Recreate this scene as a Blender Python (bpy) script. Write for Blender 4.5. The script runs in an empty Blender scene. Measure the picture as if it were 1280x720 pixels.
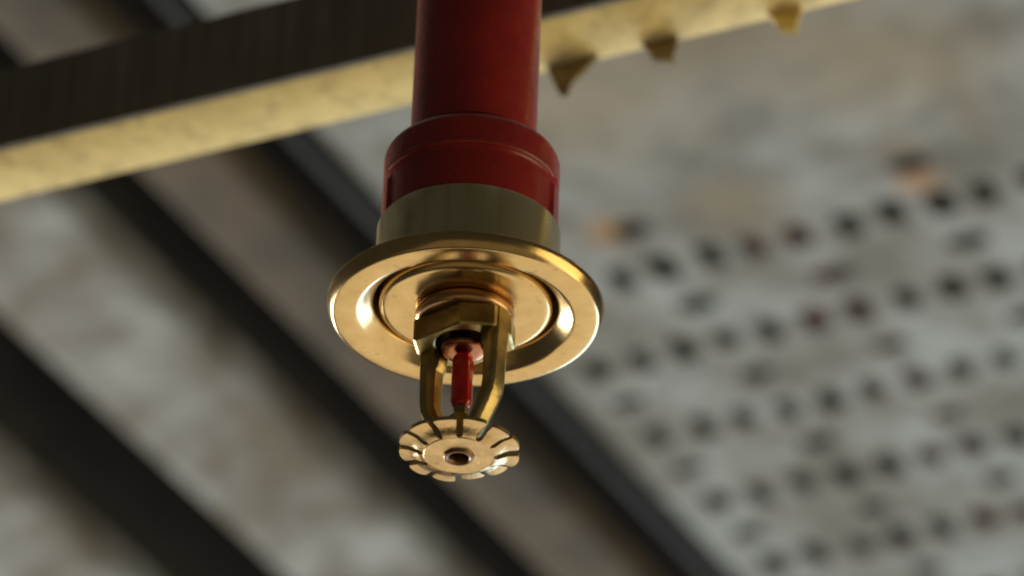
import bpy, bmesh, math, random
from mathutils import Vector, Matrix
random.seed(7)
S = 0.001
PI = math.pi
C = bpy.context.scene
R = math.radians

# ------------------------------------------------------------------ camera
EL, ROLL = R(32.0), R(2.3)
d = Vector((0, math.cos(EL), math.sin(EL)))
rt0 = Vector((1, 0, 0)); up0 = Vector((0, -math.sin(EL), math.cos(EL)))
rt = rt0 * math.cos(ROLL) + up0 * math.sin(ROLL)
up = up0 * math.cos(ROLL) - rt0 * math.sin(ROLL)
cd = bpy.data.cameras.new('camera'); cam = bpy.data.objects.new('camera', cd)
C.collection.objects.link(cam)
m = Matrix((rt, up, -d)).transposed().to_4x4()
m.translation = Vector((0.01123, -1.03945, -0.60102))
cam.matrix_world = m
cd.lens = 6200 / 1280 * 36; cd.sensor_width = 36
cd.clip_start = 0.05; cd.clip_end = 60
cd.dof.use_dof = True; cd.dof.focus_distance = 1.2; cd.dof.aperture_fstop = 14.5
C.camera = cam

# ------------------------------------------------------------------ world and light
w = bpy.data.worlds.new('World'); C.world = w; w.use_nodes = True
w.node_tree.nodes['Background'].inputs['Color'].default_value = (1.0, 0.90, 0.68, 1)
w.node_tree.nodes['Background'].inputs['Strength'].default_value = 0.04

def area(name, loc, look, sx, sy, energy, col):
    l = bpy.data.lights.new(name, 'AREA'); l.shape = 'RECTANGLE'; l.size = sx; l.size_y = sy
    l.energy = energy; l.color = col
    o = bpy.data.objects.new(name, l); C.collection.objects.link(o)
    o.location = loc
    o.rotation_euler = (Vector(look) - Vector(loc)).to_track_quat('-Z', 'Y').to_euler()
    return o
# energy of an area lamp of radiance L is  L * pi * area
fx, fy = 0.8965, -0.4431           # the added floor-bounce lamp lies along the beam, wholly behind the beam's front face
fl = area('floor_bounce', (fx * 1.2 + 0.4431 * 3.5, fy * 1.2 + 0.8965 * 3.5, -1.3), (0, 0, 0), 6.0, 6.2, 0.96 * PI * 37.2, (1.0, 0.87, 0.60))
fl.rotation_euler = (PI, 0, -0.4592)
area('near_floor_fill', (0.8, -1.9, -1.6), (0.8, -1.9, 5), 4.5, 3.2, 0.15 * PI * 14.4, (1.0, 0.76, 0.34))  # added dim fill for bounce off the floor behind the camera
area('glint_light', (-2.5, 4.0, -0.3), (0, 0, 0.0), 1.5, 1.5, 26.0 * PI * 2.25, (1.0, 0.94, 0.82))  # added source at back left, gives the white glints on the brass
area('side_light', (2.8, -0.55, -0.4), (0, 0, 0.05), 2.4, 1.5, 2.4 * PI * 3.6, (1.0, 0.78, 0.36))
area('cool_light', (2.6, 5.6, -1.1), (0.8, 2.5, 0.9), 4.0, 2.4, 5.6 * PI * 9.6, (0.46, 0.73, 1.0))

C.view_settings.view_transform = 'Standard'; C.view_settings.look = 'None'
C.view_settings.exposure = 0.0; C.view_settings.gamma = 1.0
C.cycles.use_denoising = True
C.cycles.max_bounces = 8
C.cycles.filter_width = 2.1

# ------------------------------------------------------------------ materials
def mat(name, col, rough=0.5, metal=0.0):
    m_ = bpy.data.materials.new(name); m_.use_nodes = True
    p = m_.node_tree.nodes['Principled BSDF']
    p.inputs['Base Color'].default_value = (*col, 1)
    p.inputs['Roughness'].default_value = rough
    p.inputs['Metallic'].default_value = metal
    return m_, m_.node_tree, p

def noise(nt, scale, detail=4, rough=0.55, vec=None):
    n = nt.nodes.new('ShaderNodeTexNoise')
    n.inputs['Scale'].default_value = scale; n.inputs['Detail'].default_value = detail
    n.inputs['Roughness'].default_value = rough
    if vec is None:
        tc = nt.nodes.new('ShaderNodeTexCoord'); vec = tc.outputs['Object']
    nt.links.new(vec, n.inputs['Vector'])
    return n.outputs['Fac']

def ramp(nt, fac, stops):
    r = nt.nodes.new('ShaderNodeValToRGB')
    e = r.color_ramp.elements
    while len(e) < len(stops): e.new(0.5)
    for el, (pos, c) in zip(e, stops):
        el.position = pos; el.color = (*c, 1) if len(c) == 3 else c
    nt.links.new(fac, r.inputs['Fac'])
    return r.outputs['Color']

def fmap(nt, fac, lo, hi, f0=0.3, f1=0.7):
    r = nt.nodes.new('ShaderNodeMapRange')
    r.inputs['From Min'].default_value = f0; r.inputs['From Max'].default_value = f1
    r.inputs['To Min'].default_value = lo; r.inputs['To Max'].default_value = hi
    nt.links.new(fac, r.inputs['Value'])
    return r.outputs['Result']

def mixc(nt, fac, a, b):
    mx = nt.nodes.new('ShaderNodeMix'); mx.data_type = 'RGBA'
    if isinstance(fac, float): mx.inputs['Factor'].default_value = fac
    else: nt.links.new(fac, mx.inputs['Factor'])
    for s, v in ((6, a), (7, b)):
        if isinstance(v, tuple): mx.inputs[s].default_value = (*v, 1)
        else: nt.links.new(v, mx.inputs[s])
    return mx.outputs[2]

def bump(nt, p, fac, strength, dist):
    b = nt.nodes.new('ShaderNodeBump')
    b.inputs['Strength'].default_value = strength; b.inputs['Distance'].default_value = dist
    nt.links.new(fac, b.inputs['Height']); nt.links.new(b.outputs['Normal'], p.inputs['Normal'])

def metal(name, c0, c1, r0, r1, bump_s=0.25, spots=None, bsc=900, bd=0.00015):
    m_, nt, p = mat(name, c0, r0, 1.0)
    n1 = noise(nt, 160, 5); n2 = noise(nt, bsc, 3, 0.6); n3 = noise(nt, 60, 4)
    col = mixc(nt, fmap(nt, n1, 0, 1, 0.35, 0.68), c0, c1)
    if spots:
        col = mixc(nt, fmap(nt, noise(nt, 420, 4, 0.7), 0, 0.75, 0.60, 0.70), col, spots)
    nt.links.new(col, p.inputs['Base Color'])
    nt.links.new(fmap(nt, n3, r0, r1), p.inputs['Roughness'])
    bump(nt, p, n2, bump_s, bd)
    return m_

M = {}
M['plate'] = metal('polished_brass', (0.66, 0.475, 0.24), (0.57, 0.40, 0.185), 0.16, 0.27, 0.10, (0.40, 0.28, 0.15))
M['brass'] = metal('cast_brass', (0.50, 0.385, 0.17), (0.32, 0.25, 0.115), 0.26, 0.44, 0.5, (0.15, 0.11, 0.06), 480, 0.0003)
M['tine'] = metal('stamped_brass', (0.68, 0.485, 0.255), (0.48, 0.33, 0.165), 0.22, 0.40, 0.5, (0.24, 0.15, 0.08), 520, 0.00035)
M['collar'] = metal('collar_brass', (0.74, 0.66, 0.42), (0.66, 0.57, 0.34), 0.24, 0.36, 0.06)
nt = M['collar'].node_tree; p = nt.nodes['Principled BSDF']     # faint vertical drawing marks
tc = nt.nodes.new('ShaderNodeTexCoord'); mp = nt.nodes.new('ShaderNodeMapping'); mp.inputs['Scale'].default_value = (1, 1, 0.04)
nt.links.new(tc.outputs['Object'], mp.inputs['Vector'])
n1 = noise(nt, 230, 4, 0.6, mp.outputs['Vector'])
nt.links.new(mixc(nt, fmap(nt, n1, 0, 1, 0.36, 0.64), (0.76, 0.68, 0.45), (0.62, 0.55, 0.35)), p.inputs['Base Color'])
M['copper'] = metal('copper', (0.58, 0.37, 0.20), (0.48, 0.28, 0.14), 0.20, 0.32, 0.1)
M['valve'] = metal('tarnished_copper', (0.46, 0.21, 0.11), (0.34, 0.14, 0.08), 0.2, 0.34, 0.2)
M['recess_dark'] = mat('shaded_recess_oxide', (0.030, 0.020, 0.014), 0.55)[0]  # near-black oxide that also paints shade inside bore and screw socket
M['dark_brass'] = metal('dark_brass', (0.26, 0.16, 0.08), (0.16, 0.09, 0.05), 0.35, 0.5, 0.3)

# red paint on the pipe
m_, nt, p = mat('red_paint', (0.30, 0.02, 0.015), 0.33)
n1 = noise(nt, 55, 5); n2 = noise(nt, 200, 6, 0.72); n3 = noise(nt, 480, 4)
c = mixc(nt, fmap(nt, n1, 0, 1), (0.36, 0.018, 0.018), (0.22, 0.011, 0.012))
c = mixc(nt, fmap(nt, n2, 0, 0.85, 0.60, 0.74), c, (0.07, 0.012, 0.010))
nt.links.new(c, p.inputs['Base Color'])
nt.links.new(fmap(nt, n2, 0.20, 0.46), p.inputs['Roughness'])
p.inputs['Coat Weight'].default_value = 0.25; p.inputs['Coat Roughness'].default_value = 0.2
bump(nt, p, n3, 0.35, 0.0004)
M['red'] = m_
m_, nt, p = mat('joint_grime', (0.025, 0.007, 0.006), 0.9)
p.inputs['Specular IOR Level'].default_value = 0.1
bump(nt, p, noise(nt, 700, 4), 0.5, 0.0005)
M['grime'] = m_

# red glass bulb
m_, nt, p = mat('red_glass', (0.60, 0.010, 0.010), 0.12)
p.inputs['Transmission Weight'].default_value = 0.22; p.inputs['IOR'].default_value = 1.47
p.inputs['Coat Weight'].default_value = 0.6; p.inputs['Coat Roughness'].default_value = 0.03
M['glass'] = m_

# pale paint of the beam
m_, nt, p = mat('cream_galvanised', (0.6, 0.48, 0.26), 0.6)
n1 = noise(nt, 26, 5, 0.6); n2 = noise(nt, 130, 5, 0.65)
c = mixc(nt, fmap(nt, n1, 0, 1), (0.89, 0.72, 0.31), (0.66, 0.51, 0.20))
c = mixc(nt, fmap(nt, n2, 0, 0.8, 0.48, 0.66), c, (0.48, 0.36, 0.14))
nt.links.new(c, p.inputs['Base Color'])
bump(nt, p, n2, 0.25, 0.002)
M['beam'] = m_
m_, nt, p = mat('shaded_tab_steel', (0.26, 0.20, 0.11), 0.55)  # tab steel darkened to carry the shade on the bent tabs
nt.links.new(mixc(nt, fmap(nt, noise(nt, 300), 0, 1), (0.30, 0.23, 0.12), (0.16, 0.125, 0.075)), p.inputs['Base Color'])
M['torn'] = m_  # steel of the torn tabs, darkened to paint their shade

# dark ribbed steel of the beam's front
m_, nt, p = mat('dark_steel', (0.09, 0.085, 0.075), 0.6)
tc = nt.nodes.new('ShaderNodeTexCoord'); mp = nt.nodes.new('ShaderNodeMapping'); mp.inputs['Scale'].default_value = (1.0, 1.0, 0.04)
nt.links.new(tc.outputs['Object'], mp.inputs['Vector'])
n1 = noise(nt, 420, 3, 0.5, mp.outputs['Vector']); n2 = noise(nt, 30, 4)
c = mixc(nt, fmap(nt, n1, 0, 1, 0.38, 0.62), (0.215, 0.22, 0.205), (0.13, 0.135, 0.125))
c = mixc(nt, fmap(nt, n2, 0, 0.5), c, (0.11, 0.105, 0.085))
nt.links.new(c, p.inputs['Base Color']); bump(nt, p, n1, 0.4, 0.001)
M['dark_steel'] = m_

# dull galvanised sheet
def sheet(name, a, b, stain, amount, seed, rust=()):
    m_, nt, p = mat(name, a, 0.75)
    p.inputs['Specular IOR Level'].default_value = 0.25
    tc = nt.nodes.new('ShaderNodeTexCoord')
    mp = nt.nodes.new('ShaderNodeMapping'); mp.inputs['Location'].default_value = (seed * 3.1, seed * 1.7, seed)
    nt.links.new(tc.outputs['Object'], mp.inputs['Vector'])
    v = mp.outputs['Vector']
    n1 = noise(nt, 11, 5, 0.6, v); n2 = noise(nt, 34, 5, 0.65, v); n3 = noise(nt, 120, 4, 0.6, v)
    c = mixc(nt, fmap(nt, n1, 0, 1, 0.40, 0.61), a, b)
    c = mixc(nt, fmap(nt, n2, 0, amount, 0.45, 0.68), c, stain)
    for (x, y, r, col) in rust:
        vm = nt.nodes.new('ShaderNodeVectorMath'); vm.operation = 'DISTANCE'
        nt.links.new(tc.outputs['Object'], vm.inputs[0]); vm.inputs[1].default_value = (x, y, 0)
        ad = nt.nodes.new('ShaderNodeMath'); ad.operation = 'MULTIPLY_ADD'
        nt.links.new(n2, ad.inputs[0]); ad.inputs[1].default_value = r * 1.2
        nt.links.new(vm.outputs['Value'], ad.inputs[2])
        c = mixc(nt, fmap(nt, ad.outputs[0], 0.62, 0.0, r * 0.75, r * 1.5), c, col)
    nt.links.new(c, p.inputs['Base Color'])
    p.inputs['Metallic'].default_value = 0.0
    bump(nt, p, n3, 0.15, 0.002)
    return m_

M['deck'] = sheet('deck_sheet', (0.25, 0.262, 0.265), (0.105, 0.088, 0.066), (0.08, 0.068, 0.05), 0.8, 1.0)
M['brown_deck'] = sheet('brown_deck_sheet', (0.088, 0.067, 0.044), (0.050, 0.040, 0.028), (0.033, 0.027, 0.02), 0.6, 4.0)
M['flute'] = sheet('shaded_flute_sheet', (0.036, 0.029, 0.022), (0.024, 0.020, 0.016), (0.016, 0.013, 0.011), 0.6, 2.0)  # near-black base paints the shade of the grooves
M['added_slab'] = sheet('added_slab_concrete', (0.08, 0.075, 0.07), (0.06, 0.055, 0.05), (0.05, 0.045, 0.04), 0.5, 3.0)
M['lip'] = sheet('lip_sheet', (0.055, 0.058, 0.06), (0.042, 0.045, 0.047), (0.03, 0.03, 0.03), 0.5, 6.0)

# ------------------------------------------------------------------ helpers
def link(name, bm, material, parent=None, angle=35, loc=None, flat=False):
    if not flat: bmesh.ops.recalc_face_normals(bm, faces=bm.faces)
    me = bpy.data.meshes.new(name); bm.to_mesh(me); bm.free()
    for pl in me.polygons: pl.use_smooth = not flat
    if not flat: me.set_sharp_from_angle(angle=R(angle))
    me.materials.append(M[material])
    o = bpy.data.objects.new(name, me); C.collection.objects.link(o)
    if parent: o.parent = parent
    if loc is not None: o.location = loc
    return o

def empty(name, loc=(0, 0, 0), rz=0.0, parent=None):
    o = bpy.data.objects.new(name, None); C.collection.objects.link(o)
    o.location = loc; o.rotation_euler = (0, 0, rz); o.empty_display_size = 0.02
    if parent: o.parent = parent
    return o

def tag(o, label, cat, group=None):
    o['label'] = label; o['category'] = cat
    if group: o['group'] = group

def lathe(profile, n=128, closed=False, cx=0, cy=0):
    """profile: (r, z) in mm, turned about the z axis"""
    bm = bmesh.new(); rings = []
    for r, z in profile:
        if r < 1e-6: rings.append([bm.verts.new((cx * S, cy * S, z * S))])
        else: rings.append([bm.verts.new(((cx + r * math.cos(2 * PI * k / n)) * S, (cy + r * math.sin(2 * PI * k / n)) * S, z * S)) for k in range(n)])
    pairs = list(zip(rings, rings[1:]))
    if closed: pairs.append((rings[-1], rings[0]))
    for a, b in pairs:
        for k in range(n):
            q = (k + 1) % n
            if len(a) == 1: bm.faces.new((a[0], b[k], b[q]))
            elif len(b) == 1: bm.faces.new((a[k], a[q], b[0]))
            else: bm.faces.new((a[k], a[q], b[q], b[k]))
    return bm

def arc(r0, z0, r, a0, a1, n=6):
    return [(r0 + r * math.cos(R(a0 + (a1 - a0) * k / n)), z0 + r * math.sin(R(a0 + (a1 - a0) * k / n))) for k in range(n + 1)]

def box(bm, x0, x1, y0, y1, z0, z1):
    v = [bm.verts.new((x, y, z)) for z in (z0, z1) for y in (y0, y1) for x in (x0, x1)]
    for f in ((0, 1, 3, 2), (4, 6, 7, 5), (0, 4, 5, 1), (2, 3, 7, 6), (0, 2, 6, 4), (1, 5, 7, 3)):
        bm.faces.new([v[i] for i in f])

# ------------------------------------------------------------------ ceiling
AZ = -0.48859                                    # direction of the hole rows
CEIL = 0.94898
O0 = (0.02345, 1.45280, CEIL)                    # first hole of the second row's column
PU, PV = 0.08790, 0.02884                        # row pitch, hole pitch
# local frame of the ceiling: x = along the hole rows (v), y = along the flutes (u)
ceiling = empty('ceiling', O0, AZ); ceiling['kind'] = 'structure'

def deck_panel(v0, v1, material, z=0.0):
    bm = bmesh.new()
    L0, L1 = -1.6, 1.7
    # a folded sheet: flat pan with rounded down-turned edges
    e = 0.005
    k = max(2, int((v1 - v0) / 0.02))
    prof = [(v0 + e - e * math.cos(a), e - e * math.sin(a) + 0.001) for a in (0, PI / 8, PI / 4, 3 * PI / 8)]
    prof += [(v0 + e + (v1 - v0 - 2 * e) * i / k, 0.001) for i in range(k + 1)]
    prof += [(v1 - e + e * math.sin(a), e - e * math.cos(a) + 0.001) for a in (PI / 8, PI / 4, 3 * PI / 8, PI / 2)]
    prof = [(v0, 0.024)] + prof + [(v1, 0.024)]
    rows = []
    for y in [L0 + (L1 - L0) * i / 30 for i in range(31)]:
        rows.append([bm.verts.new((x, y, h + z)) for x, h in prof])
    for a, b in zip(rows, rows[1:]):
        for i in range(len(prof) - 1): bm.faces.new((a[i], a[i + 1], b[i + 1], b[i]))
    return link('deck_panel', bm, material, ceiling)

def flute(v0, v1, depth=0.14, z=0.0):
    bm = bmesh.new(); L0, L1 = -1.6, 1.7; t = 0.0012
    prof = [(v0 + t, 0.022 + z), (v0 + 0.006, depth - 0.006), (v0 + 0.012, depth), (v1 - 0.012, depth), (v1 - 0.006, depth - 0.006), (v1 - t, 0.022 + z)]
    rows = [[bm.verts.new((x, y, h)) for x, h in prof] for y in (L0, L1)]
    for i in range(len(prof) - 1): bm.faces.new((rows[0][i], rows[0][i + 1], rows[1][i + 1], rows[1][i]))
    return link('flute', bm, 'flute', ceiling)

edges = [-1.62]
spans = []                                       # light pans: (v0, v1, material)
for k in range(5, 0, -1):
    spans.append((-0.400 - 0.21 * k + 0.096, -0.400 - 0.21 * (k - 1), 'deck'))
spans += [(-0.304, -0.203, 'deck'), (-0.147, -0.094, 'brown_deck')]
prev = None
for v0, v1, mt in spans:
    deck_panel(v0, v1, mt)
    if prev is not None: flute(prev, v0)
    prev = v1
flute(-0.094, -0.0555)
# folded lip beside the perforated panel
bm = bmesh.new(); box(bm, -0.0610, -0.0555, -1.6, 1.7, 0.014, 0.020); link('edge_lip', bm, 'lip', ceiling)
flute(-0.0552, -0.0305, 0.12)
bm = bmesh.new(); box(bm, -1.7, 1.9, -1.8, 1.9, 0.18, 0.26); sl = link('added_slab', bm, 'added_slab', ceiling)  # slab added above to keep the cavity behind holes and flutes dark

# ------------------------------------------------------------------ perforated panel
rust = [(3 * PV - 0.012, -0.5 * PU - 0.004, 0.022, (0.36, 0.18, 0.035)), (9 * PV - 0.002, -0.5 * PU + 0.016, 0.022, (0.34, 0.16, 0.03)),
        (9 * PV - 0.004, -0.5 * PU - 0.01, 0.030, (0.12, 0.09, 0.06)), (5.4 * PV, -0.5 * PU, 0.05, (0.21, 0.18, 0.13)), (4 * PV, -2.0 * PU, 0.10, (0.25, 0.21, 0.15)),
        (7.5 * PV, -2.4 * PU, 0.12, (0.20, 0.165, 0.115)), (10 * PV, -1.6 * PU, 0.10, (0.24, 0.20, 0.14))]
M['perf'] = sheet('perforated_sheet', (0.262, 0.285, 0.30), (0.140, 0.136, 0.122), (0.085, 0.077, 0.062), 0.75, 7.0, rust)

panel = bmesh.new()
T = 0.0018
def hole_cell(bm, x0, x1, y0, y1, hx, hy, ox=0.0, oy=0.0):
    """a rectangle with an obround hole (half sizes hx, hy) and the hole's wall"""
    cx, cy = (x0 + x1) / 2, (y0 + y1) / 2
    n = 28; inner, wall, outer = [], [], []
    r = min(hx, hy)
    for k in range(n):
        a = 2 * PI * (k + 0.5) / n
        px = (hx - r) * (1 if math.cos(a) > 0 else -1) + r * math.cos(a)
        py = (hy - r) * (1 if math.sin(a) > 0 else -1) + r * math.sin(a)
        inner.append(bm.verts.new((cx + px + ox, cy + py + oy, 0))); wall.append(bm.verts.new((cx + px + ox, cy + py + oy, T)))
        ang = math.atan2(py / ((y1 - y0) / 2), px / ((x1 - x0) / 2))
        cc, ss = math.cos(ang), math.sin(ang); q = max(abs(cc), abs(ss))
        outer.append([cx + cc / q * (x1 - x0) / 2, cy + ss / q * (y1 - y0) / 2])
    # pull the outermost points into the corners
    for sx in (-1, 1):
        for sy in (-1, 1):
            tx, ty = cx + sx * (x1 - x0) / 2, cy + sy * (y1 - y0) / 2
            b = min(range(n), key=lambda i: (outer[i][0] - tx) ** 2 + (outer[i][1] - ty) ** 2)
            outer[b] = [tx, ty]
    ov = [bm.verts.new((x, y, 0)) for x, y in outer]
    for k in range(n):
        q = (k + 1) % n
        bm.faces.new((inner[k], inner[q], ov[q], ov[k])); bm.faces.new((wall[k], wall[q], inner[q], inner[k]))
def quad(bm, x0, x1, y0, y1):
    bm.faces.new([bm.verts.new(q) for q in ((x0, y0, 0), (x1, y0, 0), (x1, y1, 0), (x0, y1, 0))])
NI, NJ = 20, 7
VL, VR, UL, UH = -0.0300, 1.1, -1.5, 1.6
yb = -0.75 * PU
for j2 in range(-1, 2 * NJ):
    j = j2 / 2; y0, y1 = (j - 0.25) * PU, (j + 0.25) * PU
    for i in range(NI):
        x0, x1 = (i - 0.5) * PV, (i + 0.5) * PV
        jx = random.uniform(-0.0012, 0.0010); jy = random.uniform(-0.0018, 0.0016)
        sx, sy = random.uniform(-0.0013, 0.0013), random.uniform(-0.0018, 0.0018)
        if j2 % 2 == 0:
            if j2 == 0 and i < 2: quad(panel, x0, x1, y0, y1)
            else: hole_cell(panel, x0, x1, y0, y1, 0.0085 + jx, 0.0133 + jy, sx, sy)
        elif i % 3 == 0 and not (j2 == -1 and i not in (3, 9)): hole_cell(panel, x0, x1, y0, y1, 0.0122 + jx, 0.0078 + jy, sx * 0.3, sy)
        else: quad(panel, x0, x1, y0, y1)
    quad(panel, VL, -0.5 * PV, y0, y1); quad(panel, (NI - 0.5) * PV, VR, y0, y1)
quad(panel, VL, VR, UL, yb); quad(panel, VL, VR, (NJ - 0.25) * PU, UH)
for xx, zz in ((VL, 1), (VR, 1)):
    panel.faces.new([panel.verts.new(q) for q in ((xx, UL, 0), (xx, UH, 0), (xx, UH, 0.018), (xx, UL, 0.018))])
bmesh.ops.remove_doubles(panel, verts=panel.verts, dist=1e-6)
pp = link('perforated_panel', panel, 'perf', None, 30, None, True)
pp.location = O0; pp.rotation_euler = (0, 0, AZ)
tag(pp, 'grey perforated metal ceiling panel with rows of round holes and slots', 'panel')

bm = bmesh.new()
n = 32
ra = [[bm.verts.new((5.0 * PV + 0.0135 * math.cos(2 * PI * k / n), y, 0.024 + 0.0135 * math.sin(2 * PI * k / n))) for k in range(n)] for y in (-1.5, 1.6)]
for k in range(n): bm.faces.new((ra[0][k], ra[0][(k + 1) % n], ra[1][(k + 1) % n], ra[1][k]))
bm.faces.new(ra[0]); bm.faces.new(list(reversed(ra[1])))
m_, nt, p = mat('bright_red_paint', (0.62, 0.05, 0.035), 0.4); M['bright_red'] = m_
nt.links.new(mixc(nt, fmap(nt, noise(nt, 40), 0, 1), (0.48, 0.06, 0.04), (0.32, 0.04, 0.03)), p.inputs['Base Color'])
rp = link('water_pipe', bm, 'bright_red'); rp.location = O0; rp.rotation_euler = (0, 0, AZ)
tag(rp, 'red pipe glimpsed through the holes of the grey perforated panel', 'pipe')

# ------------------------------------------------------------------ beam
AZB = R(-26.31)
bdir = Vector((math.cos(AZB), math.sin(AZB), 0)); bn = Vector((-bdir.y, bdir.x, 0))
ZB = 0.26
beam = empty('steel_beam', bn * 0.1722 + Vector((0, 0, ZB)), AZB)       # local x along, y away from the camera
W, H, TH = 0.0275, 0.0308, 0.0022
def plate(name, x0, x1, y0, y1, z0, z1, bev=0.0006, material='beam'):
    bm = bmesh.new(); box(bm, x0, x1, y0, y1, z0, z1)
    bmesh.ops.bevel(bm, geom=list(bm.edges), offset=bev, segments=2, affect='EDGES', profile=0.5)
    return link(name, bm, material, beam)
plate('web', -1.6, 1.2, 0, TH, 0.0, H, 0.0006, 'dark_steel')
plate('bottom_flange', -1.6, 1.2, TH, W, 0.0, TH)
plate('back_web', -1.6, 1.2, W - TH, W, TH, H)
def bent_tab(x, wd, ln, lean, curl, twist, blunt):
    """triangular tongue torn from the flange's rear edge and bent downwards"""
    bm = bmesh.new(); nr, nc = 9, 6; th = 0.0011
    def pt(i, k, off):
        t = i / nr; s = (k / nc - 0.5) * wd * (1 - t) ** 0.85
        a = R(88) * min(1, t / 0.18) + R(curl) * max(0, t - 0.45) / 0.55
        return t, s, a
    g = []
    for off in (0, 1):
        y, z = 0.0, 0.0; lay = []
        for i in range(nr + 1):
            t = i / nr
            a = R(80) + R(32) * min(1, t / 0.15) + R(curl) * max(0, (t - 0.78)) / 0.22
            if i: y += math.cos(a) * ln / nr; z -= math.sin(a) * ln / nr
            hw = 0.5 * wd * (blunt + (1 - blunt) * (1 - t) ** 0.9)
            ny, nz = -math.sin(a), -math.cos(a)
            row = []
            for k in range(nc + 1):
                s = (2 * k / nc - 1) * hw
                tw = R(twist) * t
                row.append(bm.verts.new((x + lean * t * wd + s * math.cos(tw), W - 0.002 + y + s * math.sin(tw) + off * th * ny, z + off * th * nz - 0.0001)))
            lay.append(row)
        g.append(lay)
    for lay in g:
        for i in range(nr):
            for k in range(nc): bm.faces.new((lay[i][k], lay[i][k + 1], lay[i + 1][k + 1], lay[i + 1][k]))
    a, b = g
    for i in range(nr):
        for k in (0, nc): bm.faces.new((a[i][k], a[i + 1][k], b[i + 1][k], b[i][k]))
    for k in range(nc):
        for i in (0, nr): bm.faces.new((a[i][k], a[i][k + 1], b[i][k + 1], b[i][k]))
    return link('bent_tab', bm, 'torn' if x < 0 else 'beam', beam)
TABS = [(-0.0675, 0.0172, 0.0150, -0.05, -65, 8, 0.10), (-0.0385, 0.0120, 0.0105, 0.22, -120, 30, 0.45), (0.0025, 0.011, 0.0100, 0.2, -90, 25, 0.4)]
for tb in TABS: bent_tab(*tb)
tag(beam, 'pale yellow steel beam with bent tabs crossing behind the red pipe', 'beam')

# ------------------------------------------------------------------ red pipe
pipe = empty('sprinkler_pipe', (0, 0, 0.064))
def off(profile, dz): return [(r, z + dz) for r, z in profile]
link('pipe', lathe(off([(0, 885), (15.9, 885)] + [(15.9, z) for z in range(870, 90, -12)] + [(15.9, 86), (0, 86)], -64)), 'red', pipe)
def recess(bm, half=68):
    # the lower half is cut back to a smaller radius on two sides
    for v in bm.verts:
        r = math.hypot(v.co.x, v.co.y); z = v.co.z / S
        if z > 11.5 or r < 0.018: continue
        a = abs((math.degrees(math.atan2(v.co.y, v.co.x)) + 90 + 90) % 180 - 90)
        k = 0.0221 if a > half else r
        v.co.x *= k / r; v.co.y *= k / r
    return bm
cp = link('coupling', recess(lathe(off([(15.95, 88.8), (16.5, 89.0), (17.3, 88.5), (18.6, 87.2)] + arc(18.5, 83.4, 3.6, 65, 0, 8) + [(22.1, 80.5), (22.1, 78.4), (22.05, 77.6)] +
     [(21.9, 77.0), (21.45, 76.3), (21.3, 75.6), (21.25, 74.5), (21.2, 68), (21.2, 62.5), (15, 62.5)], -64), 180)), 'red', pipe)
for c0 in (-90, 90):                                # bead along the top of each recess
    bm = bmesh.new(); rings = []
    for k in range(49):
        a = R(c0 + (k / 48 - 0.5) * 138)
        rings.append([bm.verts.new((r * math.cos(a) * S, r * math.sin(a) * S, (z - 64) * S)) for r, z in arc(21.75, 77.3, 0.75, 0, 330, 11)])
    for p0, p1 in zip(rings, rings[1:]):
        for k in range(12): bm.faces.new((p0[k], p0[(k + 1) % 12], p1[(k + 1) % 12], p1[k]))
    bm.faces.new(rings[0]); bm.faces.new(rings[-1])
    link('bead', bm, 'red', cp)
link('joint_ring', lathe(off(arc(16.2, 89.0, 0.55, 0, 360, 10), -64)), 'grime', pipe)
tag(pipe, 'dark red painted pipe with a wider coupling above the brass sprinkler', 'pipe')

# ------------------------------------------------------------------ sprinkler
spr = empty('fire_sprinkler')
tag(spr, 'brass pendent fire sprinkler with red glass bulb and toothed deflector', 'sprinkler')
# collar and flange
esc = link('escutcheon', lathe([(22.7, 43.2), (22.8, 42.6), (23.2, 42.0), (24.0, 41.3), (25.1, 40.35), (26.1, 39.5), (26.7, 39.1), (27.4, 38.95), (31.9, 38.95), (32.6, 39.1), (33.05, 39.5),
     (34.0, 41.4), (34.25, 42.2), (34.2, 42.8), (33.8, 43.2), (33, 43.3), (24.0, 43.3)], 160), 'plate', spr, 50)
link('collar', lathe([(22.9, 43.2), (22.9, 63.6), (22.65, 64.0), (22.0, 64.0), (22.0, 45.0), (22.5, 43.2)], 160), 'collar', esc)
# inner cup
link('cup', lathe([(9.2, 41.2), (10.5, 40.95), (12, 40.9), (19.3, 40.9), (20.2, 41.0), (20.9, 41.4), (21.4, 42.1), (21.55, 43.1), (21.6, 54)], 160), 'plate', spr, 50)
# threaded body and ring
link('ring', lathe([(8, 41.0), (11.0, 41.0), (12.0, 40.6), (12.35, 39.9), (12.35, 38.8), (12.0, 38.0), (11.2, 37.6), (8, 37.5)], 96), 'copper', spr, 60)

AA = R(-40)
def aligned(name, bm, material, parent, angle=35):
    bmesh.ops.rotate(bm, verts=bm.verts, cent=(0, 0, 0), matrix=Matrix.Rotation(AA, 3, 'Z'))
    return link(name, bm, material, parent, angle)
frame = empty('frame', parent=spr)
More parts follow.
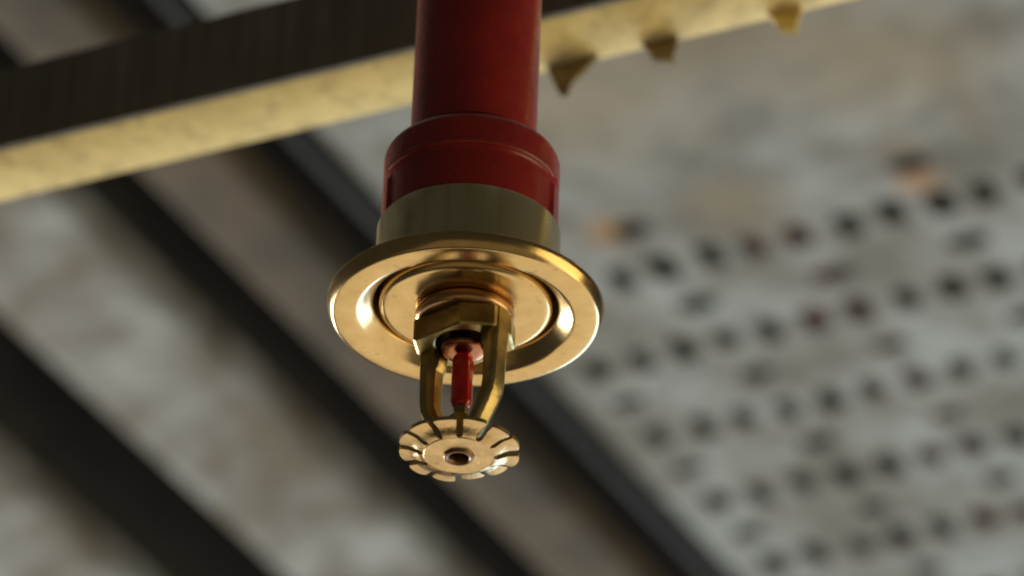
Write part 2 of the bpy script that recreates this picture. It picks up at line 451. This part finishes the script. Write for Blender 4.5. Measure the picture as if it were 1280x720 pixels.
# wrench boss with a bore: outer outline is a bar with a round belly
def boss_r(a, grow=0.0):
    half = [(12.2, 3.3), (8.8, 9.0), (-6.0, 9.0), (-12.2, 3.3)]
    pts = half + [(-x, -y) for x, y in half]; pts.append(pts[0])
    k = 1 + grow / 10
    pts = [(x * k, y * k) for x, y in pts]
    x, y = math.cos(a), math.sin(a)
    for (x0, y0), (x1, y1) in zip(pts, pts[1:]):              # ray against each side of the outline
        den = x * (y1 - y0) - y * (x1 - x0)
        if abs(den) < 1e-9: continue
        t = (x0 * (y1 - y0) - y0 * (x1 - x0)) / den
        q = ((t * x - x0) * (x1 - x0) + (t * y - y0) * (y1 - y0)) / ((x1 - x0) ** 2 + (y1 - y0) ** 2)
        if t > 0 and -1e-6 <= q <= 1 + 1e-6: return t
    return 9.0
bm = bmesh.new(); n = 288
Z0, Z1 = 31.3, 37.6
def ringv(fr, z): return [bm.verts.new((fr(2 * PI * k / n) * math.cos(2 * PI * k / n) * S, fr(2 * PI * k / n) * math.sin(2 * PI * k / n) * S, z * S)) for k in range(n)]
rr = [ringv(lambda a: 7.1, 37.5), ringv(lambda a: 7.1, Z0 + 0.4), ringv(lambda a: 7.6, Z0), ringv(lambda a: boss_r(a, -0.5), Z0), ringv(lambda a: boss_r(a), Z0 + 0.5),
      ringv(lambda a: boss_r(a), Z1 - 0.4), ringv(lambda a: boss_r(a, -0.4), Z1), ringv(lambda a: 4.0, Z1)]
for a, b in zip(rr, rr[1:]):
    for k in range(n): bm.faces.new((a[k], a[(k + 1) % n], b[(k + 1) % n], b[k]))
aligned('boss', bm, 'brass', frame, 30)
aligned('bore', lathe([(0, 37.0), (4, 37.0), (7.08, 36.6), (7.09, 34)], 48), 'recess_dark', frame)
# arms: swept six-sided bars
def arm(sgn):
    bm = bmesh.new()
    path = [(9.4, 37.5, 3.1, 3.2), (9.4, 29.4, 3.1, 3.2), (9.5, 28.0, 2.8, 3.15), (9.85, 26.6, 2.35, 3.1), (9.9, 24, 2.25, 3.0), (9.8, 17.5, 2.15, 2.9), (9.4, 15.2, 2.1, 2.9), (8.2, 12.4, 2.0, 2.8), (5.6, 8.2, 1.9, 2.6), (3.0, 5.0, 1.8, 2.4)]
    rings = []
    for i, (s, z, hr, ht) in enumerate(path):
        a = Vector((path[max(i - 1, 0)][0], path[max(i - 1, 0)][1])); b = Vector((path[min(i + 1, len(path) - 1)][0], path[min(i + 1, len(path) - 1)][1]))
        t = (b - a).normalized(); nr = Vector((-t.y, t.x))            # in the (s, z) plane
        ring = []
        for q, h in ((-1, -0.5), (-1, 0.5), (-0.45, 1), (0.6, 1), (1, 0.55), (1, -0.55), (0.6, -1), (-0.45, -1)):
            ring.append(bm.verts.new((sgn * (s + nr.x * q * hr) * S, h * ht * S, (z + nr.y * q * hr) * S)))
        rings.append(ring)
    for a, b in zip(rings, rings[1:]):
        for k in range(8): bm.faces.new((a[k], a[(k + 1) % 8], b[(k + 1) % 8], b[k]))
    bm.faces.new(rings[0]); bm.faces.new(rings[-1])
    bmesh.ops.recalc_face_normals(bm, faces=bm.faces)
    es = [e for e in bm.edges if len(e.link_faces) == 2 and e.calc_face_angle() > R(20)]
    bmesh.ops.bevel(bm, geom=es, offset=0.00022, segments=2, affect='EDGES', profile=0.5)
    aligned('arm', bm, 'brass', frame, 30)
arm(1); arm(-1)
# lower hub the arms run into
aligned('hub', lathe([(0, 11.2), (2.2, 11.2), (2.9, 10.6), (3.4, 8.6), (4.2, 5.2), (4.4, 2.2), (4.2, 0.9), (2.7, 0.9), (2.7, 4.2), (0, 4.3)], 48), 'brass', frame)
# valve cap and bulb
link('valve_cap', lathe([(0, 29.0), (3.0, 28.95), (4.7, 29.05), (5.4, 29.4), (5.6, 30.1), (5.3, 30.9), (4.0, 32.2), (3.4, 36), (0, 36.2)], 64), 'valve', spr, 50)
link('bulb_seat', lathe([(0, 13.8), (1.6, 13.8), (1.9, 13.2), (1.75, 12.4), (1.5, 11.1), (0, 11.1)], 40), 'brass', spr)
link('bulb', lathe([(0, 13.0)] + arc(0, 15.6, 2.65, -90, 0, 8)[1:] + [(2.68, 20), (2.68, 25.5)] + arc(0, 26.6, 2.65, 0, 58, 5) + [(0.9, 29.4), (0, 29.5)], 48), 'glass', spr, 70)

# deflector: a disc with twelve stepped tines, hub screw in the middle
NT = 12
dfl = link('deflector', lathe([(3.5, -0.05), (8.5, 0.0), (8.6, 0.12), (8.6, 0.85), (8.5, 1.0), (3.4, 1.0)], 112), 'tine', spr)
def tine_mesh():
    bm = bmesh.new(); nr, na = 14, 8; wslot = 1.7; th = 1.05
    def zc(t): q = min(1, t / 0.62); return 0.05 + 1.15 * q * q * (3 - 2 * q) + 0.25 * t * t
    def grid(top):
        g = []
        for i in range(nr + 1):
            t = i / nr; r = 8.6 + 6.15 * t
            ws = wslot * (0.12 + 0.88 * min(1, (t / 0.14)) ** 0.5) if t < 0.14 else wslot
            ha = PI / NT - math.asin(ws / 2 / r)
            row = []
            for k in range(na + 1):
                u = 2 * k / na - 1
                rc = r - (0.45 * u ** 4 * max(0, t - 0.7) / 0.3)      # rounded outer corners
                z = zc(t) + 0.16 * u * u * t + (th if top else 0)
                row.append(bm.verts.new((rc * math.cos(u * ha) * S, rc * math.sin(u * ha) * S, z * S)))
            g.append(row)
        return g
    a, b = grid(False), grid(True)
    for g in (a, b):
        for i in range(nr):
            for k in range(na): bm.faces.new((g[i][k], g[i][k + 1], g[i + 1][k + 1], g[i + 1][k]))
    for i in range(nr):
        for k in (0, na): bm.faces.new((a[i][k], a[i + 1][k], b[i + 1][k], b[i][k]))
    for k in range(na):
        for i in (0, nr): bm.faces.new((a[i][k], a[i][k + 1], b[i][k + 1], b[i][k]))
    return bm
t0 = link('tine', tine_mesh(), 'tine', dfl, 45)
for k in range(NT):
    o = t0 if k == 0 else t0.copy()
    if k: C.collection.objects.link(o); o.parent = dfl
    o.rotation_euler = (R(random.uniform(-2.0, 2.0)), R(random.uniform(-2.0, 2.0)), 2 * PI * (k + 0.5) / NT + R(0.0))
link('screw_boss', lathe([(4.0, 0.1), (3.75, -0.45), (3.45, -0.8), (3.0, -0.85), (2.55, -0.6), (2.3, -0.1), (2.25, 2.6)], 64), 'dark_brass', dfl)
sc = link('set_screw', lathe([(2.2, 2.0), (1.5, 1.9), (1.3, 2.0), (1.25, 3.2), (0, 3.3)], 6 * 8), 'recess_dark', dfl)
